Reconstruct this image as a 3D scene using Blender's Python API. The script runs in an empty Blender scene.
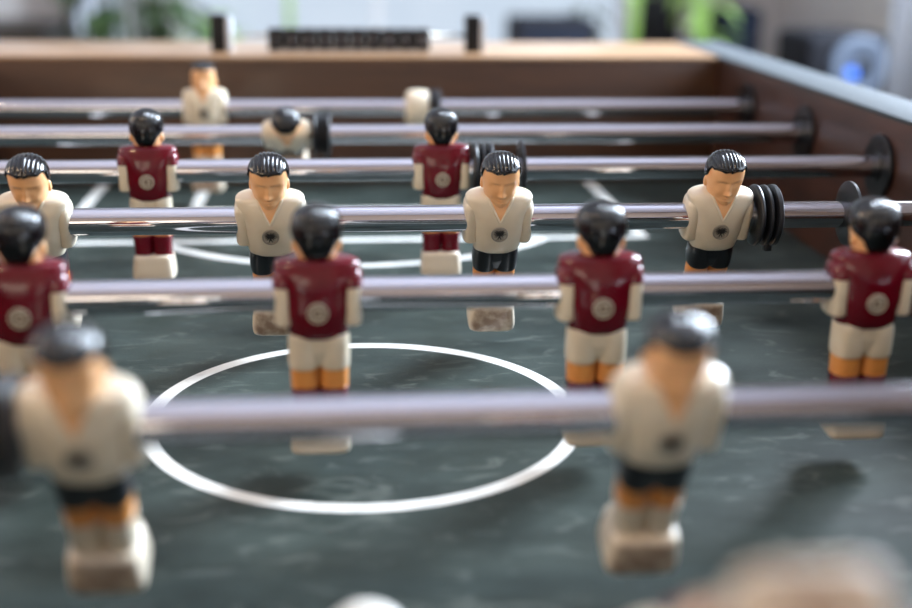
import bpy, bmesh, math, random
from mathutils import Vector, Matrix
random.seed(7)
PI = math.pi
sc = bpy.context.scene
C = sc.collection

# ------------------------------------------------------------------ helpers
def lin(c):
    return tuple(((v/255)/12.92 if v/255 <= .04045 else ((v/255+.055)/1.055)**2.4) for v in c)

def mat(name, rgb, rough=.5, metal=0., coat=0., spec=.5, sss=0.):
    m = bpy.data.materials.new(name); m.use_nodes = True
    b = m.node_tree.nodes['Principled BSDF']
    b.inputs['Base Color'].default_value = (*lin(rgb), 1)
    b.inputs['Roughness'].default_value = rough
    b.inputs['Metallic'].default_value = metal
    b.inputs['Specular IOR Level'].default_value = spec
    b.inputs['Coat Weight'].default_value = coat
    b.inputs['Coat Roughness'].default_value = .08
    if sss:
        b.inputs['Subsurface Weight'].default_value = sss
        b.inputs['Subsurface Scale'].default_value = .002
        b.inputs['Subsurface Radius'].default_value = (1, .7, .4)
    return m

def N(m, t, **k):
    n = m.node_tree.nodes.new(t)
    for a, v in k.items(): setattr(n, a, v)
    return n
def L(m, a, b): m.node_tree.links.new(a, b)

def mottle(m, rgb2, scale=40., amount=.5, stretch=(1, 1, 1), bump=0., rough_to=None):
    """noise between the base colour and a second one, plus a fine bump"""
    b = m.node_tree.nodes['Principled BSDF']
    tc = N(m, 'ShaderNodeTexCoord'); mp = N(m, 'ShaderNodeMapping'); mp.inputs['Scale'].default_value = stretch
    no = N(m, 'ShaderNodeTexNoise'); no.inputs['Scale'].default_value = scale; no.inputs['Detail'].default_value = 6
    L(m, tc.outputs['Object'], mp.inputs[0]); L(m, mp.outputs[0], no.inputs['Vector'])
    rp = N(m, 'ShaderNodeMapRange'); rp.inputs[1].default_value = .35; rp.inputs[2].default_value = .7; rp.inputs[4].default_value = amount
    L(m, no.outputs['Fac'], rp.inputs[0])
    mx = N(m, 'ShaderNodeMix', data_type='RGBA'); mx.inputs[6].default_value = b.inputs['Base Color'].default_value; mx.inputs[7].default_value = (*lin(rgb2), 1)
    L(m, rp.outputs[0], mx.inputs[0]); L(m, mx.outputs[2], b.inputs['Base Color'])
    if bump:
        bp = N(m, 'ShaderNodeBump'); bp.inputs['Strength'].default_value = bump; bp.inputs['Distance'].default_value = .0006
        L(m, no.outputs['Fac'], bp.inputs['Height']); L(m, bp.outputs[0], b.inputs['Normal'])
    if rough_to is not None:
        r = N(m, 'ShaderNodeMapRange'); r.inputs[3].default_value = b.inputs['Roughness'].default_value; r.inputs[4].default_value = rough_to
        L(m, no.outputs['Fac'], r.inputs[0]); L(m, r.outputs[0], b.inputs['Roughness'])
    return m

def me(name, bm, mats, smooth=True, angle=None):
    d = bpy.data.meshes.new(name)
    bmesh.ops.recalc_face_normals(bm, faces=bm.faces)
    bm.to_mesh(d); bm.free()
    for m in (mats if isinstance(mats, (list, tuple)) else [mats]): d.materials.append(m)
    if smooth:
        d.polygons.foreach_set('use_smooth', [True]*len(d.polygons))
        if angle: d.set_sharp_from_angle(angle=math.radians(angle))
    return d

def ob(name, d, parent=None, loc=None):
    o = bpy.data.objects.new(name, d); C.objects.link(o)
    if parent: o.parent = parent
    if loc: o.location = loc
    return o

def tag(o, label=None, cat=None, group=None, kind=None):
    if label: o['label'] = label
    if cat: o['category'] = cat
    if group: o['group'] = group
    if kind: o['kind'] = kind
    return o

def thing(name, label, cat, loc=(0, 0, 0), group=None, rot=(0, 0, 0)):
    o = bpy.data.objects.new(name, None); C.objects.link(o)
    o.location = loc; o.rotation_euler = rot; o.empty_display_size = .02
    return tag(o, label, cat, group)

def copy_tree(o, parent=None):
    c = o.copy(); C.objects.link(c); c.parent = parent
    for ch in list(o.children): copy_tree(ch, c)
    return c

def box(bm, x0, x1, y0, y1, z0, z1, bev=0., seg=2, mi=0):
    r = bmesh.ops.create_cube(bm, size=1)
    for v in r['verts']:
        v.co = Vector((x0+(v.co.x+.5)*(x1-x0), y0+(v.co.y+.5)*(y1-y0), z0+(v.co.z+.5)*(z1-z0)))
    fs = set(f for v in r['verts'] for f in v.link_faces)
    if bev:
        es = set(e for f in fs for e in f.edges)
        q = bmesh.ops.bevel(bm, geom=list(es), offset=bev, segments=seg, affect='EDGES', profile=.5)
        fs = set(q['faces']) | set(f for f in fs if f.is_valid)
    for f in fs:
        if f.is_valid: f.material_index = mi
    return bm

def sweep(bm, rings, closed_ends=True, mi=0, flip=False):
    """connect equal-length rings of points"""
    vs = [[bm.verts.new(p) for p in r] for r in rings]
    n = len(vs[0])
    for a, b in zip(vs, vs[1:]):
        for i in range(n):
            f = bm.faces.new((a[i], a[(i+1) % n], b[(i+1) % n], b[i])); f.material_index = mi
    if closed_ends:
        for r in (vs[0], vs[-1]):
            f = bm.faces.new(r); f.material_index = mi
    return vs

def lathe(bm, prof, axis='z', n=48, c=(0, 0, 0), mi=0):
    """prof: list of (r, h) along the axis"""
    rings = []
    for r, h in prof:
        ring = []
        for i in range(n):
            a = 2*PI*i/n; u, v = max(r, 1e-5)*math.cos(a), max(r, 1e-5)*math.sin(a)
            p = {'z': (u, v, h), 'x': (h, u, v), 'y': (u, h, v)}[axis]
            ring.append((p[0]+c[0], p[1]+c[1], p[2]+c[2]))
        rings.append(ring)
    return sweep(bm, rings, True, mi)

def tube(bm, pts, r, n=10, mi=0):
    pts = [Vector(p) for p in pts]; rings = []
    rs = r if isinstance(r, (list, tuple)) else [r]*len(pts)
    for i, p in enumerate(pts):
        t = (pts[min(i+1, len(pts)-1)]-pts[max(i-1, 0)]).normalized()
        up = Vector((0, 0, 1)) if abs(t.z) < .9 else Vector((0, 1, 0))
        a = t.cross(up).normalized(); b = t.cross(a)
        rings.append([p+(a*math.cos(2*PI*k/n)+b*math.sin(2*PI*k/n))*rs[i] for k in range(n)])
    return sweep(bm, rings, True, mi)

def interp(keys, z):
    """monotone piecewise cubic through (z, a, b, ...) keys sorted by z"""
    if z <= keys[0][0]: return keys[0][1:]
    if z >= keys[-1][0]: return keys[-1][1:]
    for i in range(len(keys)-1):
        if keys[i][0] <= z <= keys[i+1][0]: break
    k0, k1 = keys[i], keys[i+1]; h = k1[0]-k0[0]; t = (z-k0[0])/h
    out = []
    for j in range(1, len(k0)):
        d = (k1[j]-k0[j])/h
        dl = (k0[j]-keys[i-1][j])/(k0[0]-keys[i-1][0]) if i > 0 else d
        dr = (keys[i+2][j]-k1[j])/(keys[i+2][0]-k1[0]) if i+2 < len(keys) else d
        m0 = 0 if dl*d <= 0 else 2*dl*d/(dl+d)
        m1 = 0 if dr*d <= 0 else 2*dr*d/(dr+d)
        t2, t3 = t*t, t*t*t
        out.append((2*t3-3*t2+1)*k0[j]+(t3-2*t2+t)*h*m0+(-2*t3+3*t2)*k1[j]+(t3-t2)*h*m1)
    return tuple(out)

MM = .001
def sup(a, rx, ry, n):
    c, s = math.cos(a), math.sin(a)
    return (rx*math.copysign(abs(s)**(2/n), s), -ry*math.copysign(abs(c)**(2/n), c))

def loft(bm, keys, n=2.5, seg=48, steps=40, cx=0., cy=0., mi=0, zs=None):
    """keys (z, rx, ry) in millimetres, superellipse rings"""
    z0, z1 = keys[0][0], keys[-1][0]
    zs = zs or [z0+(z1-z0)*i/steps for i in range(steps+1)]
    for k in keys:
        if all(abs(k[0]-z) > 1e-4 for z in zs): zs.append(k[0])
    rings = []
    for z in sorted(zs):
        rx, ry = interp(keys, z)
        rings.append([((cx+p[0])*MM, (cy+p[1])*MM, z*MM) for p in (sup(2*PI*i/seg, rx, ry, n) for i in range(seg))])
    sweep(bm, rings, True, mi)

# ------------------------------------------------------------------ materials
CREAM = mottle(mat('cream_plastic', (226, 214, 192), .28, coat=.35, sss=.12), (205, 190, 162), 60, .5)
SKIN = mottle(mat('skin_paint', (236, 182, 130), .34, coat=.2, sss=.1), (220, 156, 100), 90, .5)
LEGSKIN = mottle(mat('orange_skin_paint', (226, 152, 78), .34, coat=.2, sss=.1), (206, 130, 60), 90, .5)
HAIR = mat('black_hair_paint', (8, 8, 11), .15, coat=.15)
SHORT_BLACK = mat('black_shorts_paint', (16, 17, 24), .3, coat=.3)
MAROON = mottle(mat('maroon_paint', (100, 7, 25), .16), (82, 4, 19), 70, .6)
SILVER = mat('worn_silver', (168, 160, 148), .34, .7)
BADGE_DARK = mat('badge_black', (22, 20, 20), .35)
GOLD = mat('gold_paint', (214, 150, 48), .35, .4)
BADGE_GREY = mat('worn_badge_print', (190, 182, 164), .4, .2)
BADGE_DIM = mat('badge_ground', (116, 98, 84), .45)
BADGE_SHEEN = mottle(mat('badge_silver_ground', (188, 180, 166), .34, .3), (120, 112, 102), 900, .8)
CHROME = mat('chrome_rod', (208, 206, 212), .045, 1.)
mottle(CHROME, (186, 184, 192), 60, .5, (.15, 1, 1), 0, .085)
RUBBER = mottle(mat('black_rubber', (22, 24, 28), .38), (32, 34, 40), 120, .5)
DISC = mat('black_nylon', (16, 17, 21), .34)
BALLM = mat('white_ball', (205, 202, 194), .4)
BLACKP = mat('black_plastic', (14, 14, 18), .45, spec=.3)

def wood(name, dark, light, scale, rough, axis='x', coat=.1):
    m = mat(name, dark, rough, coat=coat); b = m.node_tree.nodes['Principled BSDF']
    tc = N(m, 'ShaderNodeTexCoord'); mp = N(m, 'ShaderNodeMapping')
    mp.inputs['Scale'].default_value = {'x': (1, 10, 10), 'y': (10, 1, 10)}[axis]
    n1 = N(m, 'ShaderNodeTexNoise'); n1.inputs['Scale'].default_value = scale; n1.inputs['Detail'].default_value = 8; n1.inputs['Distortion'].default_value = 1.2
    n2 = N(m, 'ShaderNodeTexNoise'); n2.inputs['Scale'].default_value = scale*9; n2.inputs['Detail'].default_value = 3
    L(m, tc.outputs['Object'], mp.inputs[0]); L(m, mp.outputs[0], n1.inputs[0]); L(m, mp.outputs[0], n2.inputs[0])
    ad = N(m, 'ShaderNodeMath', operation='MULTIPLY_ADD'); ad.inputs[1].default_value = .35
    L(m, n2.outputs['Fac'], ad.inputs[0]); L(m, n1.outputs['Fac'], ad.inputs[2])
    cr = N(m, 'ShaderNodeValToRGB'); e = cr.color_ramp.elements
    e[0].position, e[1].position = .45, .85; e[0].color = (*lin(dark), 1); e[1].color = (*lin(light), 1)
    L(m, ad.outputs[0], cr.inputs[0]); L(m, cr.outputs[0], b.inputs['Base Color'])
    return m
WALNUT_Y = wood('walnut_side', (44, 24, 17), (74, 42, 28), 4, .45, 'y')
WALNUT_X = wood('walnut_end', (52, 31, 18), (78, 49, 29), 4, .45, 'x')
BEECH = wood('beech_top', (150, 116, 86), (178, 144, 112), 3, .3, 'x', .3)
GREYLAM = mottle(mat('grey_laminate', (80, 86, 90), .6, spec=.25), (46, 52, 56), 420, .9, bump=.8)

# green field with white lines: lines are a pattern of the board
def field_mat(xc, yc):
    m = mat('worn_green_field', (58, 76, 72), .46, spec=.14); b = m.node_tree.nodes['Principled BSDF']
    nt = m.node_tree
    tc = N(m, 'ShaderNodeTexCoord'); sp = N(m, 'ShaderNodeSeparateXYZ'); L(m, tc.outputs['Object'], sp.inputs[0])
    def M(op, a, b_=None, c=None):
        n = N(m, 'ShaderNodeMath', operation=op)
        for i, v in enumerate((a, b_, c)):
            if v is None: continue
            if isinstance(v, (int, float)): n.inputs[i].default_value = v
            else: L(m, v, n.inputs[i])
        return n.outputs[0]
    x, y = sp.outputs[0], sp.outputs[1]
    ay = M('ABSOLUTE', y)                       # the two halves mirror
    soft = .0006
    def band(d, w):                             # |d| < w
        return M('MULTIPLY_ADD', M('SUBTRACT', w, M('ABSOLUTE', d)), 1/soft, .5)
    def cl(v): 
        n = N(m, 'ShaderNodeClamp'); L(m, v, n.inputs[0]); return n.outputs[0]
    def both(*a):
        r = cl(a[0])
        for q in a[1:]: r = M('MULTIPLY', r, cl(q))
        return r
    def lt(a, v): return M('MULTIPLY_ADD', M('SUBTRACT', v, a), 1/soft, .5)
    def gt(a, v): return M('MULTIPLY_ADD', M('SUBTRACT', a, v), 1/soft, .5)
    w = .0042
    rad = M('SQRT', M('ADD', M('MULTIPLY', x, x), M('MULTIPLY', y, y)))
    circ = cl(band(M('SUBTRACT', rad, .1125), w))
    ax = M('ABSOLUTE', x)
    w2 = .0050
    box_f = both(band(M('SUBTRACT', ay, .3835), w2), lt(ax, .2475))       # penalty box
    box_s = both(band(M('SUBTRACT', ax, .2435), w2), gt(ay, .3795))
    ga_f = both(band(M('SUBTRACT', ay, .500), w2), lt(ax, .1465))          # goal area
    ga_s = both(band(M('SUBTRACT', ax, .1425), w2), gt(ay, .496))
    dy = M('SUBTRACT', ay, .500)
    pr = M('SQRT', M('ADD', M('MULTIPLY', x, x), M('MULTIPLY', dy, dy)))
    arc = both(band(M('SUBTRACT', pr, .198), w2), lt(ay, .3835))
    lines = circ
    for q in (box_f, box_s, ga_f, ga_s, arc): lines = M('MAXIMUM', lines, q)
    # smudges and scuffs
    n1 = N(m, 'ShaderNodeTexNoise'); n1.inputs['Scale'].default_value = 9; n1.inputs['Detail'].default_value = 7; n1.inputs['Roughness'].default_value = .65
    mp = N(m, 'ShaderNodeMapping'); mp.inputs['Scale'].default_value = (1, 2.2, 1); mp.inputs['Rotation'].default_value = (0, 0, .5)
    L(m, tc.outputs['Object'], mp.inputs[0]); L(m, mp.outputs[0], n1.inputs[0])
    n2 = N(m, 'ShaderNodeTexNoise'); n2.inputs['Scale'].default_value = 34; n2.inputs['Detail'].default_value = 8; n2.inputs['Distortion'].default_value = 1.5
    L(m, mp.outputs[0], n2.inputs[0])
    n3 = N(m, 'ShaderNodeTexNoise'); n3.inputs['Scale'].default_value = 900; n3.inputs['Detail'].default_value = 2
    L(m, tc.outputs['Object'], n3.inputs[0])
    cr = N(m, 'ShaderNodeValToRGB'); e = cr.color_ramp.elements
    e[0].position, e[1].position = .35, .7; e[0].color = (*lin((35, 43, 40)), 1); e[1].color = (*lin((66, 76, 72)), 1)
    L(m, n1.outputs['Fac'], cr.inputs[0])
    sm = N(m, 'ShaderNodeMapRange'); sm.inputs[1].default_value = .56; sm.inputs[2].default_value = .74; sm.inputs[4].default_value = .55
    L(m, n2.outputs['Fac'], sm.inputs[0])
    mx = N(m, 'ShaderNodeMix', data_type='RGBA'); L(m, sm.outputs[0], mx.inputs[0]); L(m, cr.outputs[0], mx.inputs[6]); mx.inputs[7].default_value = (*lin((108, 114, 108)), 1)
    g = N(m, 'ShaderNodeMapRange'); g.inputs[1].default_value = .3; g.inputs[2].default_value = .7; g.inputs[3].default_value = .82; g.inputs[4].default_value = 1.18
    L(m, n3.outputs['Fac'], g.inputs[0])
    mg = N(m, 'ShaderNodeMix', data_type='RGBA', blend_type='MULTIPLY'); mg.inputs[0].default_value = 1; L(m, mx.outputs[2], mg.inputs[6])
    cb = N(m, 'ShaderNodeCombineColor'); [L(m, g.outputs[0], cb.inputs[i]) for i in range(3)]; L(m, cb.outputs[0], mg.inputs[7])
    wear = N(m, 'ShaderNodeMapRange'); wear.inputs[1].default_value = .3; wear.inputs[2].default_value = .5; wear.inputs[3].default_value = .75; wear.inputs[4].default_value = .97
    L(m, n2.outputs['Fac'], wear.inputs[0])
    lf = M('MULTIPLY', lines, wear.outputs[0])
    fx = N(m, 'ShaderNodeMix', data_type='RGBA'); L(m, lf, fx.inputs[0]); L(m, mg.outputs[2], fx.inputs[6]); fx.inputs[7].default_value = (*lin((232, 232, 226)), 1)
    L(m, fx.outputs[2], b.inputs['Base Color'])
    rr = N(m, 'ShaderNodeMapRange'); rr.inputs[3].default_value = .36; rr.inputs[4].default_value = .54
    L(m, n1.outputs['Fac'], rr.inputs[0]); L(m, rr.outputs[0], b.inputs['Roughness'])
    bp = N(m, 'ShaderNodeBump'); bp.inputs['Strength'].default_value = .25; bp.inputs['Distance'].default_value = .0004
    L(m, n3.outputs['Fac'], bp.inputs['Height']); L(m, bp.outputs[0], b.inputs['Normal'])
    return m

# ------------------------------------------------------------------ camera (solved from the photograph)
F = 1240.62
c_loc = Vector((.001013, -.393628, .160765))
fw = Vector((.09191149, .95213615, -.29152879)); r_ = Vector((.99562705, -.09278328, .01086429)); u_ = Vector((.01670472, .2912525, .95650036))
cam = bpy.data.cameras.new('camera'); co = bpy.data.objects.new('camera', cam); C.objects.link(co)
co.matrix_world = Matrix(((r_.x, u_.x, -fw.x, c_loc.x), (r_.y, u_.y, -fw.y, c_loc.y), (r_.z, u_.z, -fw.z, c_loc.z), (0, 0, 0, 1)))
cam.sensor_width = 36; cam.lens = F/912*36; cam.clip_start = .01; cam.clip_end = 60
cam.dof.use_dof = True; cam.dof.focus_distance = .712; cam.dof.aperture_fstop = 3.2
sc.camera = co

# ------------------------------------------------------------------ table
XC, YC, H = .012, .225, .089
WX = .386            # inner face of the right wall
XL = 2*XC-WX         # inner face of the left wall
YF, YN = .85, 2*YC-.85
TOP = .038
FLOOR = -.86
table = thing('foosball_table', 'table football game with dark walnut walls and a worn green field, under all the rods', 'foosball table', (XC, YC, FLOOR))
def tp(name, bm, m, **k):
    o = ob(name, me(name, bm, m, **k)); o.parent = table; o.location = (-XC, -YC, -FLOOR); return o
bm = bmesh.new(); box(bm, -(WX-XC)-.001, WX-XC+.001, -(YF-YC), YF-YC, -.012, 0)
fo = ob('playing_field', me('playing_field', bm, field_mat(XC, YC), smooth=False), table); fo.location = (0, 0, -H-FLOOR)
tag(fo, 'worn grey-green playing field with white lines')
T = .046
DEEP = .165
for nm, x0, x1 in (('side_wall', WX, WX+T), ('side_wall', XL-T, XL)):
    bm = bmesh.new(); box(bm, x0, x1, YN-DEEP, YF+DEEP, -.26, TOP-.003, .001); tp(nm, bm, WALNUT_Y, angle=40)
    bm = bmesh.new(); box(bm, x0-.0006, x1+.0006, YN-DEEP-.0006, YF+DEEP+.0006, TOP-.0032, TOP, .0009); tag(tp('rail_cap', bm, GREYLAM, angle=40), 'pale grey speckled top of the side wall')
for y0, y1 in ((YF, YF+DEEP), (YN-DEEP, YN)):
    bm = bmesh.new(); box(bm, XL, WX, y0, y1, -.26, TOP-.0045, .001)
    tp('end_wall', bm, WALNUT_X, angle=40)
    bm = bmesh.new(); box(bm, XL, WX, y0-.0006, y1, TOP-.0045, TOP-.0012, .0009); tag(tp('end_rail_cap', bm, BEECH, angle=40), 'tan wooden top of the end wall')
bm = bmesh.new(); box(bm, XL-.001, WX+.001, YN, YF, -.26, -.245); tp('bottom_panel', bm, WALNUT_X)
for sx in (0, 1):
    for sy in (0, 1):
        bm = bmesh.new(); x = (XL-T+.05, WX+T-.05)[sx]; y = (YN-DEEP+.06, YF+DEEP-.06)[sy]
        box(bm, x-.045, x+.045, y-.045, y+.045, FLOOR, -.262, .004); tp('leg', bm, WALNUT_Y, angle=40)

# rods with bearings on the wall
RN = {-1: 'near edge', 0: 'nearest', 1: 'second', 2: 'third', 3: 'fourth', 4: 'fifth', 5: 'sixth'}
RL = {-1: 'chrome rod just below the bottom edge of the photo, under the upturned pale foot block',
      0: 'chrome rod nearest the camera, strongly blurred, across the white centre circle',
      1: 'chrome rod carrying four maroon players, second from the camera',
      2: 'sharp chrome rod carrying four white players and the black spool bumper',
      3: 'chrome rod carrying two maroon players in the back half of the field',
      4: 'chrome rod with one bowed white player, second from the far end wall',
      5: 'chrome rod closest to the far wooden end wall, carrying the far white goalkeeper'}
def rod_mesh():
    bm = bmesh.new(); lathe(bm, [(.0, XL+.0002), (.0074, XL+.0002), (.0078, XL+.0006), (.0078, WX-.0006), (.0074, WX-.0002), (0, WX-.0002)], 'x', 64)
    return me('rod', bm, CHROME, angle=20)
RM = rod_mesh()
for n in range(-1, 6):
    o = ob('steel_rod', RM, None, (0, n*.15, 0)); tag(o, RL[n], 'rod', 'chrome player rods across the field')
    for s, X in ((1, WX), (-1, XL)):
        bm = bmesh.new()
        lathe(bm, [(.0079, 0), (.0222, 0), (.0228, -.0006), (.0228, -.0030), (.0222, -.0036), (.0105, -.0040), (.0098, -.0052), (.0079, -.0052)], 'x', 48)
        b = ob('bearing', me('bearing', bm, DISC, angle=40), table); b.location = (X-XC, n*.15-YC, -FLOOR); b.scale = (s, 1, 1)

# ------------------------------------------------------------------ player figure (millimetres; faces -y; rod axis at the origin)
HEADK = [  # z, rx, front, back, front pinch
    (11, 7.2, 6.0, 6.6, 0), (14.2, 6.3, 5.2, 5.8, .05), (16.0, 6.2, 7.4, 6.0, .30), (17.0, 6.8, 9.6, 6.4, .36), (19, 8.2, 10.5, 7.6, .30),
    (22, 9.3, 10.6, 9.6, .18), (26, 10.1, 10.5, 11.2, .1), (30, 10.5, 10.6, 11.8, .04), (33.5, 10.4, 10.5, 11.6, 0), (36.8, 9.4, 9.6, 10.4, 0), (39.2, 7.0, 7.2, 7.8, 0), (40.5, 3.4, 3.4, 3.8, 0), (41, .2, .2, .2, 0)]
def head_pt(a, z, off=0.):
    rx, f, b, k = interp(HEADK, z)
    s, c = math.sin(a), math.cos(a)
    ry = f if c > 0 else b
    x = rx*math.copysign(abs(s)**.92, s)*(1-k*max(0, c)**1.3)
    y = -ry*math.copysign(abs(c)**.92, c)
    if off:
        d = math.hypot(x, y); zz = (z-28)/13
        nz = max(0, zz); nh = math.sqrt(max(.05, 1-min(1, nz*nz)))
        x += off*nh*(x/d if d else 0); y += off*nh*(y/d if d else 0)
        return x, y-1.2, z+off*nz
    return x, y-1.2, z
def ST(z): return 41-(41-z)*1.12 if z > 6 else z
def g2(x, z, x0, z0, sx, sz): return math.exp(-((x-x0)/sx)**2-((z-z0)/sz)**2)
def face(x, y, z):
    if y > -2: return y
    ax = abs(x)
    d = 0
    d += 2.3*g2(x, z, 0, 24.2, 1.35, 1.5)          # nose tip
    d += 1.5*g2(x, z, 0, 27.2, 1.05, 2.8)          # bridge
    d += .7*g2(ax, z, 1.5, 23.8, .8, .8)           # nostrils
    d -= 1.15*g2(ax, z, 4.0, 29.0, 2.4, 1.35)      # eye sockets
    d += .55*g2(ax, z, 4.0, 28.8, 1.5, .7)         # eyeballs
    d += .4*g2(ax, z, 3.8, 31.4, 3.0, .9)         # brows
    d += .75*g2(x, z, 0, 21.1, 2.6, .5)            # upper lip
    d += .75*g2(x, z, 0, 19.6, 2.2, .5)            # lower lip
    d -= .5*g2(x, z, 0, 20.35, 2.8, .3)
    d += .6*g2(x, z, 0, 17.2, 2.2, .8)             # chin
    d += .5*g2(ax, z, 5.6, 24.0, 2.0, 2.0)         # cheeks
    d -= .4*g2(ax, z, 4.6, 20.5, 1.6, 1.6)
    return y-d

BLOCKM = mat('shade_tinted_cream_plastic', (222, 208, 186), .34, coat=.2)
def shade_tint():  # mottled brown on front and sole paints their shade into the colour
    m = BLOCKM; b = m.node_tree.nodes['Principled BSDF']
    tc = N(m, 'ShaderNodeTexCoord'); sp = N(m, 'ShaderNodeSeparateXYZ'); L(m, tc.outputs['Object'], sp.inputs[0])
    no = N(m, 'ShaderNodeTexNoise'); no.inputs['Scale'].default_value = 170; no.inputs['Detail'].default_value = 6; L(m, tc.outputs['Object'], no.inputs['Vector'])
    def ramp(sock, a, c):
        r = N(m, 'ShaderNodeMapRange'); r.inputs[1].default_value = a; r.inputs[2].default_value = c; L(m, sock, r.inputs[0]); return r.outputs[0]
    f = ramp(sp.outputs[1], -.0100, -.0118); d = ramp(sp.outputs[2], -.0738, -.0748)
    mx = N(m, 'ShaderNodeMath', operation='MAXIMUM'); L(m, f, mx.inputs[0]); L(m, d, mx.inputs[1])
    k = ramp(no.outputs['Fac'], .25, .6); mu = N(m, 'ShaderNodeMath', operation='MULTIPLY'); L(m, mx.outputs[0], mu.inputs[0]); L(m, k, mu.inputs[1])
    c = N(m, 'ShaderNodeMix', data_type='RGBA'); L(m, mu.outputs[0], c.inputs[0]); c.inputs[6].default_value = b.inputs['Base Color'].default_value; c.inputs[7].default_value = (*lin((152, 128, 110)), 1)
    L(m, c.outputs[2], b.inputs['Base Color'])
shade_tint()
def head_mesh():
    bm = bmesh.new(); rings = []
    zs = [11+30*i/75 for i in range(76)]
    n = 96
    for z in zs:
        ring = []
        for i in range(n):
            x, y, zz = head_pt(2*PI*i/n, z); ring.append((x*MM, face(x, y, zz)*MM, ST(zz)*MM))
        rings.append(ring)
    sweep(bm, rings)
    for s in (-1, 1):                               # ears
        r = bmesh.ops.create_uvsphere(bm, u_segments=16, v_segments=12, radius=1)
        for v in r['verts']:
            cx = v.co.copy(); k = 1-.35*math.exp(-(cx.y/.5)**2-((cx.z-.1)/.5)**2)*(1 if cx.x*s > 0 else 0)
            v.co = Vector((s*10.0+cx.x*1.5*k, 1.0+cx.y*2.0+.3*cx.z, ST(25.3+cx.z*2.9)))*MM
    # skin showing in the open V collar
    rows = []
    for j in range(22):
        z = 4.6+12.8*j/21
        wv = 6.7*(z-4.2)/13.5
        rows.append([bm.verts.new((x*MM, (torso_y(x, z)-.18)*MM, z*MM)) for x in [wv*(2*i/12-1) for i in range(13)]])
    for a, b in zip(rows, rows[1:]):
        for i in range(12): bm.faces.new((a[i], a[i+1], b[i+1], b[i]))
    return me('head', bm, SKIN)

def hair_mesh(front_z, waves):
    bm = bmesh.new(); n, m = 320, 60
    rings = []
    def hl(a):                                      # hairline height round the head
        c = math.cos(a)
        if c > .34: return front_z+(waves*(.6*abs(math.sin(a*4.2))-.15))
        if c > -.15:
            t = (.34-c)/.49; t = t*t*(3-2*t)
            return front_z*(1-t)+28.5*t - (1.5*math.exp(-((c-.12)/.09)**2))
        if c > -.62: return 28.5-2.5*(-.15-c)/.47
        t = min(1, (-.62-c)/.32); t = t*t*(3-2*t)
        return 26.0*(1-t)+20.4*t
    for j in range(m+1):
        t = j/m; ring = []
        for i in range(n):
            a = 2*PI*i/n; z0 = hl(a)
            if j == 0: x, y, z = head_pt(a, z0+.2, -.5)
            else:
                tt = (j-1)/(m-1)
                z = 40.98-(40.98-z0)*(1-tt)**1.0
                z = z0+(40.98-z0)*math.sin(tt*PI/2)
                off = 1.25*min(1, .35+tt*7)
                x, y, z = head_pt(a, z, off)
                c = math.cos(a)
                fr = max(0, min(1, (tt-.20)/.10)) if c > -.15 else max(0, min(1, (tt-.32)/.2))
                gx = ((x/2.3) % 1)-.5; rid = 1-2.2*math.exp(-(gx/.17)**2)
                edge = max(0, 1-(abs(x)/10.8)**6)
                k = .20*fr*rid*edge
                # ridge pushes outwards from the head centre
                v = Vector((x, y, z-26)); l = v.length or 1
                x += k*v.x/l; y += k*v.y/l; z += k*v.z/l
                if c > .1 and waves:                # rolled fringe
                    rl = math.exp(-((tt-.13)/.09)**2)*min(1, (c-.1)/.3); y -= .75*rl*(.7+.3*abs(math.sin(a*4.2)))
            ring.append((x*MM, y*MM, ST(z)*MM))
        rings.append(ring)
    sweep(bm, rings)
    return me('hair', bm, HAIR)

TORSO = [(-19.4, 12.0, 8.2), (-18.6, 13.2, 9.4), (-16.4, 13.8, 10.6), (-11, 14.8, 11.8), (-5, 15.8, 12.6), (2, 16.4, 12.6), (8, 17.8, 11.8), (12, 19.2, 10.6), (14.8, 19.3, 9.4), (16.4, 18.2, 8.5), (17.5, 15.4, 7.5), (18.15, 11.0, 6.7), (18.3, 6.9, 6.2)]
TN = 2.5
def torso_y(x, z):
    rx, ry = interp(TORSO, z); q = min(.999, abs(x)/rx)
    return -ry*(1-q**TN)**(1/TN)
def arm(bm, s, top, bot, grow=0., mi=0):
    K = [(-13.0, 3.4, 6.6), (-12.6, 4.3, 8.0), (-11.6, 4.7, 8.6), (-6, 4.7, 9.0), (0, 4.9, 9.2), (6, 4.9, 8.9), (10, 4.6, 8.0), (12.4, 3.6, 6.2), (13.6, 2.0, 3.6), (13.9, .3, .5)]
    ks = [k for k in K if bot <= k[0] <= top]
    if not any(abs(k[0]-bot) < .01 for k in ks):
        ks = [(bot, *[v*.86 for v in interp(K, bot)]), (bot+.5, *interp(K, bot+.5))]+[k for k in ks if k[0] > bot+.6]
    if not any(abs(k[0]-top) < .01 for k in ks): ks.append((top, *interp(K, top)))
    ks = [(k[0], k[1]+grow, k[2]+grow) for k in ks]
    loft(bm, ks, 2.6, 36, 30, cx=s*15.4, cy=.4, mi=mi)
def collar(bm):
    for s in (-1, 1):
        rings = []
        for j in range(25):
            t = j/24; z = 4.0+13.9*t; x = s*6.9*(z-4.0)/13.9
            y = torso_y(x, z)
            ring = []
            for k in range(8):
                a = 2*PI*k/8
                ring.append(((x+1.05*math.cos(a)*.9)*MM, (y+.62*math.sin(a))*MM, (z+.55*math.cos(a)*-s*0)*MM))
            rings.append(ring)
        sweep(bm, rings)
def jersey_mesh(kind):
    bm = bmesh.new(); loft(bm, TORSO, TN, 72, 50); collar(bm)
    if kind == 'white':
        for s in (-1, 1): arm(bm, s, 13.9, -13)
    else:
        for s in (-1, 1): arm(bm, s, 13.9, 5.0, .2)
        lathe_ring = []
        for j in range(2): pass
    return me('jersey', bm, CREAM if kind == 'white' else MAROON, angle=60)
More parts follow.
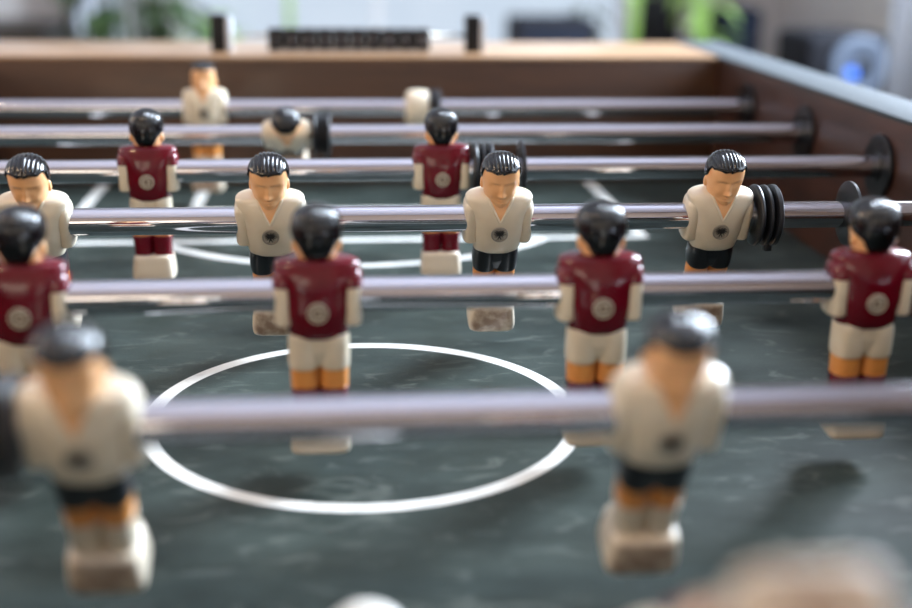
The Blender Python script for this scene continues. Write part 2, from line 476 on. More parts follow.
def arm_mesh(s):
    bm = bmesh.new(); arm(bm, s, 8, -13, -.1)
    return me('arm', bm, CREAM, angle=60)
def legs_loft(name, keys, cx, m, extra=None, steps=16):
    bm = bmesh.new()
    for s in (-1, 1): loft(bm, keys, 2.5, 40, steps, cx=s*cx)
    if extra: loft(bm, extra, 2.6, 60, 14)
    return me(name, bm, m, angle=60)
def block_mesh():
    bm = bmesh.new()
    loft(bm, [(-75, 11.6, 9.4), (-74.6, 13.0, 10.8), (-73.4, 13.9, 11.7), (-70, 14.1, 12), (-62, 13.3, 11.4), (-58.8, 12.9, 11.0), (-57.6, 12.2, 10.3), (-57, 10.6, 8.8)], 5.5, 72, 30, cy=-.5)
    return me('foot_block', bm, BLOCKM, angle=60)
def badge_mesh(kind):
    """disc facing -y, centred on its own origin"""
    bm = bmesh.new()
    lathe(bm, [(0, .6), (4.75, .6), (4.9, 0), (4.75, -.75), (4.2, -.8), (4.0, -.35), (0, -.35)] if 0 else [(0, 1.0*MM), (4.7*MM, 1.0*MM), (4.9*MM, 0), (4.75*MM, -.7*MM), (4.25*MM, -.75*MM), (4.05*MM, -.35*MM)], 'y', 40, mi=0)
    lathe(bm, [(0, -.1*MM), (4.1*MM, -.1*MM), (4.1*MM, -.4*MM), (0, -.4*MM)], 'y', 40, mi=2 if kind == 'white' else 1)
    if kind == 'white':
        y = -.55*MM
        tube(bm, [(0, y, 1.6*MM), (0, y, .6*MM), (0, y, -.8*MM), (0, y, -1.7*MM)], [.35*MM, .62*MM, .62*MM, .25*MM], 10, 1)     # body
        tube(bm, [(.65*MM, y, 2.75*MM), (.1*MM, y, 2.6*MM), (0, y, 1.7*MM)], [.12*MM, .45*MM, .4*MM], 10, 1)                      # head and beak
        for sx in (-1, 1):
            for k, (tx, tz) in enumerate(((2.2, 2.9), (3.15, 1.9), (3.3, .6), (2.8, -.6), (2.0, -1.5))):
                tube(bm, [(sx*.3*MM, y, (1.2-.25*k)*MM), (sx*tx*.6*MM, y-.1*MM, (tz*.55+.75-.1*k)*MM), (sx*tx*MM, y, tz*MM)], [.3*MM, .34*MM, .14*MM], 8, 1)
            tube(bm, [(sx*.15*MM, y, -1.3*MM), (sx*.85*MM, y, -2.9*MM)], [.28*MM, .3*MM], 8, 1)
    else:
        tube(bm, [(2.5*MM*math.cos(a), -.45*MM, 2.5*MM*math.sin(a)) for a in [.5+5.2*i/24 for i in range(25)]], .55*MM, 8)
        tube(bm, [(x*MM, -.45*MM, 0) for x in (.2, 1.4, 2.5)], .5*MM, 8)
    return me('badge', bm, [SILVER, BADGE_DARK, BADGE_SHEEN] if kind == 'white' else [BADGE_GREY, BADGE_DIM], angle=40)
HEAD = head_mesh()
HAIR_W, HAIR_M = hair_mesh(35.6, 1), hair_mesh(34.6, 1)
PARTS = {}
SH = [(-33.4, 4.6, 6.0), (-33.0, 6.2, 7.8), (-32, 7.0, 8.6), (-27, 7.4, 9.0), (-21, 7.2, 9.2), (-17.5, 6.4, 8.8)]
SHX = [(-31.6, 3, 5), (-31, 6, 7.2), (-28, 9.5, 8.0), (-24, 12.6, 8.8), (-20, 12.8, 8.8), (-17.5, 12.2, 8.2)]
SHM = [(-34.4, 5.0, 6.6), (-34.0, 6.6, 8.2), (-33.2, 7.2, 8.8), (-28, 7.4, 9.2), (-20, 7.2, 9.4), (-17, 6.6, 8.8)]
for kind in ('white', 'maroon'):
    w = kind == 'white'
    PARTS[kind] = [('jersey', jersey_mesh(kind), None), ('head', HEAD, None), ('hair', HAIR_W if w else HAIR_M, None),
        ('shorts', legs_loft('shorts', SH if w else SHM, 6.0 if w else 6.8, SHORT_BLACK if w else CREAM, SHX), 'black shorts' if w else 'cream shorts'),
        ('legs', legs_loft('legs', [(-50, 5.6, 6.6), (-44, 6.0, 7.0), (-36, 6.4, 7.5), (-32, 6.2, 7.4)] if w else [(-50, 6.2, 7.0), (-44, 6.6, 7.4), (-36, 6.8, 7.7), (-32, 6.6, 7.4)], 6.0 if w else 6.6, LEGSKIN), 'bare skin-coloured legs'),
        ('socks', legs_loft('socks', [(-60, 6.6, 7.8), (-55, 6.0, 7.2), (-50, 6.0, 7.2), (-44.2, 6.5, 7.5), (-43.4, 6.6, 7.6), (-43, 6.0, 7.0)] if w else [(-60, 6.4, 7.6), (-55, 6.3, 7.4), (-50, 6.5, 7.5), (-44.4, 7.0, 7.9), (-43.6, 7.0, 7.9), (-43.2, 6.4, 7.3)], 5.9 if w else 6.4, CREAM if w else MAROON), 'cream socks' if w else 'maroon socks'),
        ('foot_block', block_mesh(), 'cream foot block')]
    if not w: PARTS[kind] += [('arm', arm_mesh(-1), 'cream lower arm'), ('arm', arm_mesh(1), 'cream lower arm')]
BW, BMR = badge_mesh('white'), badge_mesh('maroon')

def player(kind, x, n, tilt, label, dy=0.):
    """tilt in degrees: head leans towards the camera, feet swing to the far side"""
    nm = 'white_player' if kind == 'white' else 'maroon_player'
    g = 'white table football players' if kind == 'white' else 'maroon table football players'
    t = thing(nm, label, 'player figure', (x, n*.15+dy, 0), g)
    t.rotation_mode = 'XYZ'
    if kind == 'white': t.rotation_euler = (math.radians(tilt), 0, 0)
    else:
        t.rotation_euler = (math.radians(-tilt), 0, PI)
    for pn, d, lb in PARTS[kind]:
        o = ob(pn, d, t)
        if lb: o['label'] = lb
    if kind == 'white':
        b = ob('badge', BW, t, (0, (torso_y(0, -3.2)-.1)*MM, -3.2*MM)); b.rotation_euler.x = math.radians(-1); b['label'] = 'round silver and black eagle badge'
    else:
        b = ob('badge', BMR, t, (0, -(torso_y(0, -5)-.1)*MM, -5*MM)); b.rotation_euler.z = PI; b['label'] = 'round worn grey badge on the back'
    return t

# tilt sign: +x rotation turns the head (+z) towards -y for a figure that faces -y
TA, TC = 22, 20
player('white', -.0855, 0, TA, 'blurred white-shirted player at lower left, nearest row, black bumper beside its shoulder')
player('white', .1125, 0, TA, 'blurred white-shirted player at lower right of the centre circle, nearest row')
MX = [(-.1389, 'maroon player cut by the left edge of the photo, behind the nearest blurred white player'),
      (-.0096, 'maroon player standing over the left part of the white centre circle'),
      (.1197, 'maroon player standing at the right rim of the white centre circle'),
      (.249, 'maroon player in shade nearest the right wall, black washer showing past its hair')]
for x, lb in MX: player('maroon', x, 1, 1, lb)
for x, lb in ((-.1672, 'white-shirted player at the left edge, sharp row, partly behind a maroon player'),
              (-.0379, 'sharp white-shirted player whose left side is hidden by a maroon head'),
              (.0914, 'sharp white-shirted player in the middle, black rubber bumper of the maroon row behind it'),
              (.2207, 'sharp white-shirted player with the black spool bumper against its arm')):
    player('white', x, 2, TC, lb)
player('maroon', -.127, 3, 0, 'maroon player at left of the back half, its whole cream foot block visible')
player('maroon', .0711, 3, 0, 'maroon player in the back half with a black rubber bumper at its right arm')
player('white', -.0395, 4, 62, 'white player bowed far forward so only its black hair and shoulders show')
player('white', -.1192, 5, 0, 'far white goalkeeper standing in front of the dark end wall')
player('maroon', .0838, -1, -126.5, 'player kicked up towards the camera, pale foot block blurred at lower right corner')

# ------------------------------------------------------------------ bumpers, washers, stopper, ball
def spool(n, s=1):
    """rubber bumper: stacked flanges along x"""
    bm = bmesh.new(); p = [(.0079, 0), (.0165, 0), (.0178, .0008), (.0182, .002), (.0178, .0036), (.0165, .0044), (.0135, .0050), (.0130, .0065), (.0140, .0072)]
    p += [(.0168, .0076), (.0178, .0086), (.0178, .0104), (.0166, .0114), (.0135, .0120), (.0132, .0132), (.0168, .0138), (.0180, .0148), (.0181, .0178), (.0170, .0190), (.0140, .0194), (.0079, .0194)]
    lathe(bm, [(r, h*s*.74) for r, h in p], 'x', 56)
    box(bm, s*.0110-.0023, s*.0110+.0023, -.003, .003, -.0215, -.0165, .0008)      # moulded tab
    return me('rubber_bumper', bm, RUBBER, angle=50)
def bumper(x, n, label, s=1):
    o = ob('rubber_bumper', spool(0, s), None, (x, n*.15, 0)); return tag(o, label, 'bumper', 'black rubber bumpers on the rods')
bumper(.2418, 2, 'black ribbed rubber bumper pushed against the right-hand sharp white player')
bumper(.0925, 3, 'black ribbed rubber bumper beside the back maroon player, behind a white head')
bumper(-.0195, 4, 'black ribbed rubber bumper beside the bowed white player')
bumper(-.1066, 0, 'blurred black rubber bumper at the left edge beside the nearest white player', -1)
def washer(x, n, label, r=.0195):
    bm = bmesh.new(); lathe(bm, [(.0079, -.0008), (r-.001, -.0008), (r, -.0004), (r, .0012), (r-.001, .0016), (.0105, .0016), (.0100, .0034), (.0079, .0034)], 'x', 64)
    o = ob('washer', me('washer', bm, DISC, angle=40), None, (x, n*.15, 0)); return tag(o, label, 'washer', 'loose black washers on the rods')
washer(.3005, 2, 'thin black washer loose on the sharp rod, behind the right maroon head')
washer(.1262, 3, 'thin black washer loose on the fourth rod, right of the middle white head')
bm = bmesh.new()
lathe(bm, [(.0079, 0), (.0125, 0), (.0152, .0012), (.0165, .005), (.0168, .011), (.0165, .017), (.0155, .0205), (.0140, .0216), (.0079, .0216)], 'x', 56)
o = ob('stopper_collar', me('stopper_collar', bm, CREAM, angle=60), None, (.0625, .75, 0)); tag(o, 'cream plastic stopper collar on the farthest rod, before the end wall', 'stopper')
bm = bmesh.new(); lathe(bm, [(.0079, 0), (.0155, 0), (.0170, .001), (.0172, .0035), (.0140, .0045), (.0140, .0060), (.0170, .0068), (.0172, .0095), (.0160, .0105), (.0079, .0105)], 'x', 48)
o = ob('rubber_bumper', me('rubber_bumper', bm, RUBBER, angle=50), None, (.0842, .75, 0)); tag(o, 'small black rubber bumper beside the cream stopper collar', 'bumper', 'black rubber bumpers on the rods')
bm = bmesh.new(); bmesh.ops.create_uvsphere(bm, u_segments=48, v_segments=32, radius=.0168)
o = ob('ball', me('ball', bm, BALLM), None, (.0075, -.028, -H+.0168)); tag(o, 'off-white ball on the green field, cut off by the bottom edge', 'ball')

# ------------------------------------------------------------------ score counter on the far rail
ctr = thing('score_counter', 'black abacus score counter on the far tan rail, between two black posts', 'score counter', (.014, .895, TOP-.0012))
def cp(name, bm, m, **k): return ob(name, me(name, bm, m, **k), ctr)
WHITEP = mat('white_plastic', (196, 200, 206), .45)
for x in (-.130, .126):
    bm = bmesh.new(); box(bm, x-.0088, x+.0068, -.008, .008, 0, .037, .0012); cp('post', bm, BLACKP, angle=40)
    bm = bmesh.new(); box(bm, x+.0068, x+.0118, -.0085, .0085, 0, .034, .001); cp('post_bracket', bm, WHITEP, angle=40)['label'] = 'pale bracket on the side of the post'
bm = bmesh.new(); lathe(bm, [(0, -.129), (.0016, -.129), (.0016, .125), (0, .125)], 'x', 16, c=(0, 0, .0165)); cp('bead_rod', bm, SILVER)
def digit(ch, size, m, parent, loc):
    cu = bpy.data.curves.new('score_number', 'FONT'); cu.body = ch; cu.size = size; cu.align_x = 'CENTER'; cu.align_y = 'CENTER'; cu.extrude = .0002
    t = bpy.data.objects.new('tmp', cu); C.objects.link(t); dg = bpy.context.evaluated_depsgraph_get()
    d = bpy.data.meshes.new_from_object(t.evaluated_get(dg)); bpy.data.objects.remove(t)
    d.materials.clear(); d.materials.append(m)
    o = ob('score_number', d, parent, loc); o.rotation_euler = (PI/2, 0, 0); return o
PALE = mat('pale_number_paint', (150, 150, 160), .5)
for i in range(10):
    x = -.0745+.0164*i
    bm = bmesh.new(); box(bm, -.0079, .0079, -.0070, .0070, -.0108, .0108, .0016)
    b = cp('score_bead', bm, BLACKP, angle=40); b.location = (x, 0, .0125)
    digit(str(i+1), .0095, PALE, b, (0, -.0071, 0))

# ------------------------------------------------------------------ room
RX0, RX1, RY0, RY1, CEIL = -2.3, 1.5, -2.2, 3.75, 2.5
PLASTER = mottle(mat('plaster_grey', (202, 199, 197), .9), (192, 189, 187), 3, .6)
WHITEW = mat('white_ceiling', (228, 227, 238), .9)
FLOORM = wood('oak_floor', (118, 108, 98), (150, 140, 128), 1.5, .4, 'y')
FRAME = mat('white_window_frame', (225, 226, 228), .45)
GLASS = bpy.data.materials.new('window_glass'); GLASS.use_nodes = True
nt = GLASS.node_tree; nt.nodes.clear()
o_ = nt.nodes.new('ShaderNodeOutputMaterial'); mx = nt.nodes.new('ShaderNodeMixShader'); tr = nt.nodes.new('ShaderNodeBsdfTransparent'); gl = nt.nodes.new('ShaderNodeBsdfGlossy')
gl.inputs['Roughness'].default_value = .02; mx.inputs[0].default_value = .05; tr.inputs[0].default_value = (.96, .98, 1, 1)
nt.links.new(tr.outputs[0], mx.inputs[1]); nt.links.new(gl.outputs[0], mx.inputs[2]); nt.links.new(mx.outputs[0], o_.inputs[0])
def struct(name, bm, m, **k):
    o = ob(name, me(name, bm, m, smooth=False)); o['kind'] = 'structure'; return o
bm = bmesh.new(); box(bm, RX0-.15, RX1+.15, RY0-.15, RY1+.15, FLOOR-.1, FLOOR); struct('floor', bm, FLOORM)
bm = bmesh.new(); box(bm, RX0-.15, RX1+.15, RY0-.15, RY1+.15, CEIL, CEIL+.1); struct('ceiling', bm, WHITEW)
# back wall with its window; right wall with a tall window
BX0, BX1, BZ0, BZ1 = -.50, .98, -.42, 1.75
bm = bmesh.new()
box(bm, RX0, BX0, RY1, RY1+.14, FLOOR, CEIL); box(bm, BX1, RX1, RY1, RY1+.14, FLOOR, CEIL); box(bm, BX0, BX1, RY1, RY1+.14, FLOOR, BZ0); box(bm, BX0, BX1, RY1, RY1+.14, BZ1, CEIL)
struct('wall_back', bm, PLASTER)
SY0, SY1, SZ0, SZ1 = .85, 2.5, .25, 1.85
QY0, QY1, QZ0, QZ1 = -.55, .65, .2, 1.7
bm = bmesh.new()
for y0, y1, z0, z1 in ((RY0, QY0, FLOOR, CEIL), (QY1, SY0, FLOOR, CEIL), (SY1, RY1, FLOOR, CEIL), (SY0, SY1, FLOOR, SZ0), (SY0, SY1, SZ1, CEIL), (QY0, QY1, FLOOR, QZ0), (QY0, QY1, QZ1, CEIL)):
    box(bm, RX1, RX1+.14, y0, y1, z0, z1)
struct('wall_right', bm, PLASTER)
bm = bmesh.new(); box(bm, RX0-.14, RX0, RY0, RY1, FLOOR, CEIL); struct('wall_left', bm, PLASTER)
FX0, FX1, FZ0, FZ1 = -1.7, -.35, -.1, .75
bm = bmesh.new()
box(bm, RX0, FX0, RY0-.14, RY0, FLOOR, CEIL); box(bm, FX1, RX1, RY0-.14, RY0, FLOOR, CEIL); box(bm, FX0, FX1, RY0-.14, RY0, FLOOR, FZ0); box(bm, FX0, FX1, RY0-.14, RY0, FZ1, CEIL)
struct('wall_front', bm, mottle(mat('warm_wall_paint', (168, 148, 130), .9), (158, 138, 120), 3, .6))
def window_x(name, x0, x1, z0, z1, y, muls):
    bm = bmesh.new(); w = .035
    for a, b, c, d in ((x0, x0+w, z0, z1), (x1-w, x1, z0, z1), (x0, x1, z0, z0+w), (x0, x1, z1-w, z1)): box(bm, a, b, y, y+.05, c, d, .003)
    for q in muls: box(bm, q-.012, q+.012, y+.005, y+.045, z0+w, z1-w, .003)
    fr = struct(name, bm, FRAME)
    bm = bmesh.new(); box(bm, x0+w, x1-w, y+.022, y+.027, z0+w, z1-w); ob('pane', me('pane', bm, GLASS, smooth=False), fr)
def window_y(name, y0, y1, z0, z1, x, muls):
    bm = bmesh.new(); w = .04
    for a, b, c, d in ((y0, y0+w, z0, z1), (y1-w, y1, z0, z1), (y0, y1, z0, z0+w), (y0, y1, z1-w, z1)): box(bm, x, x+.05, a, b, c, d, .003)
    for q in muls: box(bm, x+.005, x+.045, q-.012, q+.012, z0+w, z1-w, .003)
    fr = struct(name, bm, FRAME)
    bm = bmesh.new(); box(bm, x+.022, x+.027, y0+w, y1-w, z0+w, z1-w); ob('pane', me('pane', bm, GLASS, smooth=False), fr)
window_x('window_1', BX0, BX1, BZ0, BZ1, RY1+.05, [.137])
window_y('window_2', SY0, SY1, SZ0, SZ1, RX1+.05, [])
window_y('window_4', QY0, QY1, QZ0, QZ1, RX1+.05, [])
window_x('window_3', FX0, FX1, FZ0, FZ1, RY0-.1, [-.92])

# ---------- things behind the table
def at(px, py, Y):
    d = fw+r_*((px-456)/F)-u_*((py-304)/F); t = (Y-c_loc.y)/d.y; return c_loc+d*t
DARKWOOD = wood('dark_sideboard_wood', (34, 28, 22), (52, 42, 32), 3, .5, 'x')
DESKM = wood('desk_wood', (150, 130, 108), (176, 156, 130), 2, .4, 'x')
DGREY = mottle(mat('dark_grey_plastic', (34, 36, 44), .85, spec=.2), (42, 44, 52), 20, .5)
NAVY = mat('dark_navy_plastic', (26, 34, 50), .85, spec=.2)
LEAF_D = mottle(mat('dark_leaf', (52, 74, 44), .4), (78, 100, 58), 14, .7)
LEAF_B = mottle(mat('bright_leaf', (150, 190, 96), .5), (184, 214, 132), 14, .7)
for lm in (LEAF_D, LEAF_B):
    lb = lm.node_tree.nodes['Principled BSDF']; lb.inputs['Transmission Weight'].default_value = 0
POT = mat('clay_pot', (150, 120, 100), .7)
CLOTH = mottle(mat('pale_curtain_cloth', (214, 220, 228), .9), (200, 206, 216), 8, .5)

# dark sideboard, left
sb_top = at(0, 29, 3.2).z
x1 = at(40, 29, 3.2).x
sb = thing('sideboard', 'low dark sideboard against the back wall, at far left', 'sideboard', (x1-.5, 3.42, FLOOR))
bm = bmesh.new(); box(bm, -.5, .5, -.2, .2, .08, sb_top-FLOOR-.03, .004); ob('body', me('body', bm, DARKWOOD, angle=40), sb)
bm = bmesh.new(); box(bm, -.505, .505, -.22, .21, sb_top-FLOOR-.03, sb_top-FLOOR, .004); ob('top_board', me('top_board', bm, DARKWOOD, angle=40), sb)
for i in range(2):
    bm = bmesh.new(); box(bm, -.48+.49*i, -.01+.49*i, -.215, -.2, .11, sb_top-FLOOR-.05, .003); d = ob('door', me('door', bm, DARKWOOD, angle=40), sb)
    bm = bmesh.new(); lathe(bm, [(0, -.24), (.01, -.238), (.012, -.228), (.006, -.22), (.006, -.212), (0, -.212)], 'y', 16, c=((-.05 if i == 0 else .05)+.0, 0, .4)); ob('knob', me('knob', bm, SILVER), d)
for sx in (-.45, .45):
    for sy in (-.16, .16):
        bm = bmesh.new(); lathe(bm, [(0, 0), (.015, 0), (.022, .09), (0, .09)], 'z', 16, c=(sx, sy, 0)); ob('leg', me('leg', bm, DARKWOOD), sb)

def curtain(name, xa, xb, y, label, folds, z0=FLOOR+.02, z1=1.95):
    bm = bmesh.new(); n = 90; rows = []
    for z in (z0, z0+.7, z0+1.4, z1):
        rows.append([bm.verts.new((xa+(xb-xa)*i/n, y+.03*math.sin(2*PI*folds*i/n+z*.4)+.008*math.sin(2*PI*folds*2.3*i/n), z)) for i in range(n+1)])
    for a, b in zip(rows, rows[1:]):
        for i in range(n): bm.faces.new((a[i], a[i+1], b[i+1], b[i]))
    d = me(name, bm, CLOTH); o = ob(name, d)
    s = o.modifiers.new('thick', 'SOLIDIFY'); s.thickness = .003
    return tag(o, label, 'curtain')
curtain('curtain', at(72, 20, 3.62).x, at(118, 20, 3.62).x, 3.62, 'pale curtain hanging left of the big back window', 4)
curtain('curtain', at(897, 20, 2.62).x, at(897, 20, 2.62).x+.08, 2.64, 'pale bluish curtain at the right edge beside the loudspeaker', 2)

def leaf(bm, base, tip, width, droop, mi=0):
    base, tip = Vector(base), Vector(tip); d = tip-base; side = d.cross(Vector((0, 0, 1)))
    if side.length < 1e-4: side = Vector((1, 0, 0))
    side.normalize(); rows = []
    nrm = side.cross(d).normalized()
    for j in range(9):
        t = j/8; w = width*(math.sin(PI*min(1, t*.93+.03))**.8)*(1-.25*t)
        p = base+d*t+Vector((0, 0, -droop*t*t))
        rows.append([bm.verts.new(p+side*w*k+nrm*(abs(k)*w*.25)) for k in (-1, -.5, 0, .5, 1)])
    for a, b in zip(rows, rows[1:]):
        for i in range(4): bm.faces.new((a[i], a[i+1], b[i+1], b[i])).material_index = mi

def plant(loc, label, m, nl, spread, height, width, pot_r, pot_h, group='house plants', seed=1, zmin=.1, lean=(0, 0)):
    rnd = random.Random(seed)
    t = thing('potted_plant', label, 'plant', loc, group)
    bm = bmesh.new(); lathe(bm, [(0, 0), (pot_r*.72, 0), (pot_r*.78, .01), (pot_r, pot_h*.95), (pot_r*1.06, pot_h*.96), (pot_r*1.06, pot_h), (pot_r*.92, pot_h), (pot_r*.9, pot_h*.9), (0, pot_h*.9)], 'z', 32)
    ob('pot', me('pot', bm, POT, angle=40), t)
    bs, bl = bmesh.new(), bmesh.new()
    for i in range(nl):
        a = rnd.uniform(0, 2*PI); r = spread*rnd.uniform(.25, 1)**.7; h = pot_h*.9+height*rnd.uniform(zmin, 1)
        p1 = Vector((r*math.cos(a)+lean[0], r*math.sin(a)+lean[1], h)); p0 = Vector((rnd.uniform(-.3, .3)*pot_r, rnd.uniform(-.3, .3)*pot_r, pot_h*.88))
        pts = [p0.lerp(p1, q)+Vector((0, 0, .12*height*math.sin(PI*q))) for q in (0, .25, .5, .75, 1)]
        tube(bs, pts, [.004, .0035, .003, .0025, .002], 6)
        dr = Vector((math.cos(a), math.sin(a), rnd.uniform(-.5, .5)))
        leaf(bl, p1, p1+dr*width*rnd.uniform(2.2, 3.2), width*rnd.uniform(.7, 1.1), width*rnd.uniform(.5, 1.6))
    ob('stems', me('stems', bs, m), t)
    d = ob('leaves', me('leaves', bl, m), t); s = d.modifiers.new('thick', 'SOLIDIFY'); s.thickness = .0012
    return t

# the big dark plant left of the window, on the floor
p = at(146, 20, 3.2); plant((p.x, 3.05, FLOOR), 'large dark green plant at left of the bright back window', LEAF_D, 60, .15, .85, .042, .13, .28, seed=4, zmin=.45)

# desk under the window with small things on it
DT = -.235
desk = thing('desk', 'long wooden desk under the big back window', 'desk', (.72, 3.25, FLOOR))
bm = bmesh.new(); box(bm, -.92, .72, -.30, .33, DT-FLOOR-.03, DT-FLOOR, .003); ob('desk_top', me('desk_top', bm, DESKM, angle=40), desk)
for sx in (-.86, .65):
    for sy in (-.28, .28):
        bm = bmesh.new(); box(bm, sx-.025, sx+.025, sy-.025, sy+.025, 0, DT-FLOOR-.03, .002); ob('leg', me('leg', bm, DESKM, angle=40), desk)
def dbox(name, xa, xb, py, Y, depth, m, label, cat, bev=.012):
    a, b = at(xa, py, Y), at(xb, py, Y); t = thing(name, label, cat, ((a.x+b.x)/2, Y+depth/2, DT))
    w = (b.x-a.x)/2; h = a.z-DT
    bm = bmesh.new(); box(bm, -w, w, -depth/2, depth/2, .006, h, bev, 3); ob('case', me('case', bm, m, angle=40), t)
    bm = bmesh.new(); box(bm, -w*.8, w*.8, -depth/2-.003, -depth/2+.004, h*.2, h*.75, .002); ob('front_panel', me('front_panel', bm, NAVY, angle=40), t)
    for s in (-1, 1):
        bm = bmesh.new(); box(bm, s*w*.7-.012, s*w*.7+.012, -depth*.35, depth*.35, 0, .008); ob('foot', me('foot', bm, BLACKP), t)
    return t
dbox('printer', 517, 597, 20, 3.05, .24, DGREY, 'wide dark grey printer-like box on the desk under the window', 'printer')
dbox('stereo_receiver', 726, 764, 9, 3.1, .22, NAVY, 'dark navy box at the right end of the desk', 'electronics')
# black monitor seen from the front
a, b = at(650, 40, 3.2), at(692, 40, 3.2)
mo = thing('monitor', 'black monitor standing on the desk behind the bright green leaves', 'monitor', ((a.x+b.x)/2, 3.35, DT))
w = (b.x-a.x)/2
bm = bmesh.new(); box(bm, -w, w, -.012, .012, .05, .32, .004); ob('screen', me('screen', bm, BLACKP, angle=40), mo)
bm = bmesh.new(); box(bm, -.012, .012, 0, .02, .008, .12); ob('stand', me('stand', bm, BLACKP), mo)
bm = bmesh.new(); lathe(bm, [(0, 0), (.055, 0), (.055, .006), (0, .01)], 'z', 32); ob('base', me('base', bm, BLACKP, angle=40), mo)
p = at(703, 30, 3.05); plant((p.x, 3.06, DT), 'bright green trailing plant on the desk before the black monitor', LEAF_B, 26, .05, .22, .024, .045, .075, seed=3, zmin=.0)
p = at(637, 30, 3.1); plant((p.x, 3.15, DT), 'slim light green plant on the desk left of the monitor', LEAF_B, 6, .03, .30, .018, .04, .06, seed=12, zmin=.45)
p = at(592, 30, 3.3); plant((p.x, 3.42, DT), 'low olive plant on the desk behind the grey printer', LEAF_D, 16, .05, .13, .022, .04, .06, seed=14, zmin=.2)
p = at(203, 30, 3.3); plant((p.x, 3.36, DT), 'light green plant on the left end of the desk', LEAF_B, 22, .05, .10, .026, .045, .05, seed=5, zmin=.0)
p = at(290, 30, 3.4); plant((p.x, 3.42, DT), 'thin-stemmed green plant in front of the window glass', LEAF_B, 7, .03, .36, .018, .04, .06, seed=6, zmin=.35)

# loudspeaker on a small cabinet at right
a, b = at(808, 34, 2.2), at(893, 34, 2.2); SPZ = a.z-.215; sw = (b.x-a.x)/2
cab = thing('side_cabinet', 'small dark cabinet under the loudspeaker by the right curtain', 'cabinet', ((a.x+b.x)/2, 2.33, FLOOR))
bm = bmesh.new(); box(bm, -.17, .17, -.17, .17, .02, SPZ-FLOOR, .004); ob('body', me('body', bm, DARKWOOD, angle=40), cab)
bm = bmesh.new(); box(bm, -.155, .155, -.182, -.17, .05, SPZ-FLOOR-.03, .003); d = ob('door', me('door', bm, DARKWOOD, angle=40), cab)
bm = bmesh.new(); lathe(bm, [(0, -.20), (.01, -.198), (.011, -.19), (.005, -.182), (0, -.182)], 'y', 16, c=(.12, 0, .35)); ob('knob', me('knob', bm, SILVER), d)
sp = thing('loudspeaker', 'dark loudspeaker with a pale ring and blue light behind the right rail', 'speaker', ((a.x+b.x)/2, 2.3, SPZ))
SPM = mat('speaker_case', (20, 21, 27), .8, spec=.2); RING = mat('speaker_ring', (92, 102, 118), .6, spec=.3); CONE = mat('speaker_cone', (58, 66, 80), .7, spec=.3)
bm = bmesh.new(); box(bm, -sw, sw, -.1, .1, 0, .215, .02, 4); ob('case', me('case', bm, SPM, angle=40), sp)
cz = .215-.066
bm = bmesh.new(); lathe(bm, [(.036, -.098), (.060, -.098), (.062, -.106), (.056, -.111), (.040, -.109), (.036, -.102)], 'y', 48, c=(.022, 0, cz)); ob('trim_ring', me('trim_ring', bm, RING, angle=40), sp)
bm = bmesh.new(); lathe(bm, [(0, -.099), (.015, -.1), (.038, -.107), (.0385, -.1), (0, -.098)], 'y', 48, c=(.022, 0, cz)); ob('cone', me('cone', bm, CONE), sp)
bm = bmesh.new(); lathe(bm, [(0, -.113), (.008, -.112), (.015, -.107), (.018, -.1), (0, -.1)], 'y', 32, c=(.03, 0, cz-.002)); ob('dust_cap', me('dust_cap', bm, BLACKP), sp)
BLUE = bpy.data.materials.new('blue_light'); BLUE.use_nodes = True; e = BLUE.node_tree.nodes['Principled BSDF']
e.inputs['Base Color'].default_value = (.05, .15, .6, 1); e.inputs['Emission Color'].default_value = (.1, .3, 1, 1); e.inputs['Emission Strength'].default_value = .45
bm = bmesh.new(); lathe(bm, [(0, -.117), (.009, -.116), (.0135, -.112), (.0135, -.1), (0, -.1)], 'y', 32, c=(.006, 0, cz-.018)); ob('indicator_light', me('indicator_light', bm, BLUE), sp)['label'] = 'glowing blue indicator light'

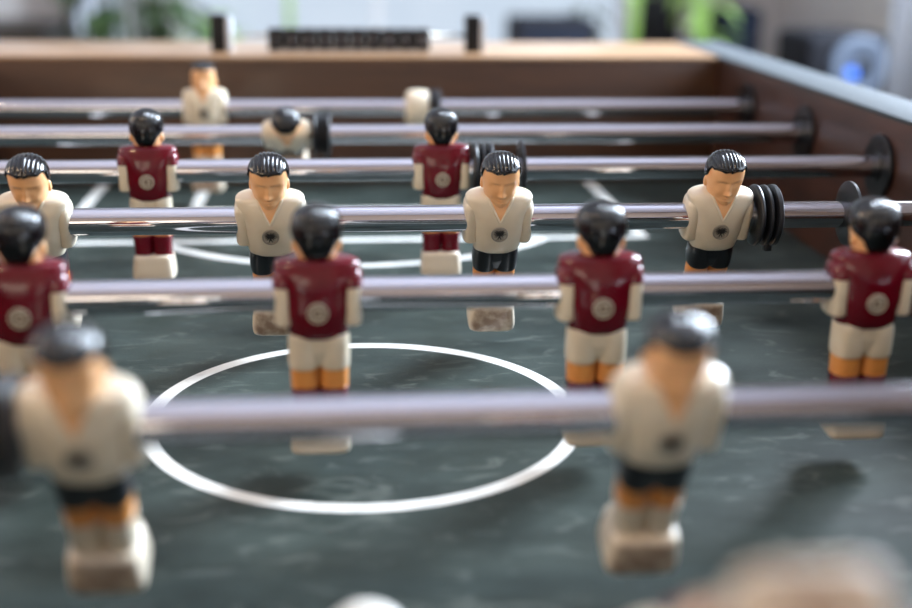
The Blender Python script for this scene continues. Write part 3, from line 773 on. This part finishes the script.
# ------------------------------------------------------------------ light
w = bpy.data.worlds.new('sky'); sc.world = w; w.use_nodes = True
bg = w.node_tree.nodes['Background']; bg.inputs[0].default_value = (.78, .88, 1.0, 1); bg.inputs[1].default_value = .9
KEY, SIDE, WARM, LAMP = 380, 20, 12, 15
def area(name, loc, rot, sx, sy, power, col, portal=False):
    l = bpy.data.lights.new(name, 'AREA'); l.shape = 'RECTANGLE'; l.size = sx; l.size_y = sy; l.energy = power; l.color = col
    o = bpy.data.objects.new(name, l); C.objects.link(o); o.location = loc; o.rotation_euler = rot
    if portal: l.cycles.is_portal = True
    return o
area('portal_back', ((BX0+BX1)/2, RY1+.12, (BZ0+BZ1)/2), (-PI/2, 0, 0), BX1-BX0, BZ1-BZ0, 1, (1, 1, 1), True)
# daylight through the high right-hand window, low warm sun behind the window at the back of the photographer, a warm lamp at the left
dl = area('sky_daylight', (1.9, 1.36, 1.16), (0, 0, 0), 1.35, 1.05, KEY, (.80, .89, 1))
dl.rotation_euler = (Vector((0, .35, -.1))-dl.location).to_track_quat('-Z', 'Y').to_euler()
area('side_daylight', (RX1+.18, (QY0+QY1)/2, (QZ0+QZ1)/2), (0, PI/2-.25, 0), QZ1-QZ0, QY1-QY0, SIDE, (.80, .89, 1))
area('evening_window', ((FX0+FX1)/2, RY0-.16, (FZ0+FZ1)/2), (PI/2, 0, 0), FX1-FX0, FZ1-FZ0, WARM, (1, .78, .5))
def bulb(loc, r, power, col):
    l = bpy.data.lights.new('lamp', 'POINT'); l.energy = power; l.color = col; l.shadow_soft_size = r
    o = bpy.data.objects.new('lamp', l); C.objects.link(o); o.location = loc
bulb((-.72, -.42, .92), .03, LAMP, (1, .70, .42))
bulb((-1.15, .55, .48), .06, LAMP*.6, (1, .70, .42))

sc.view_settings.view_transform = 'Standard'; sc.view_settings.look = 'None'; sc.view_settings.gamma = 1
sc.view_settings.use_curve_mapping = False; sc.view_settings.exposure = 0.08
try:
    sc.cycles.use_denoising = True; sc.cycles.max_bounces = 8; sc.cycles.sample_clamp_indirect = 6; sc.cycles.caustics_reflective = False; sc.cycles.caustics_refractive = False
except Exception: pass
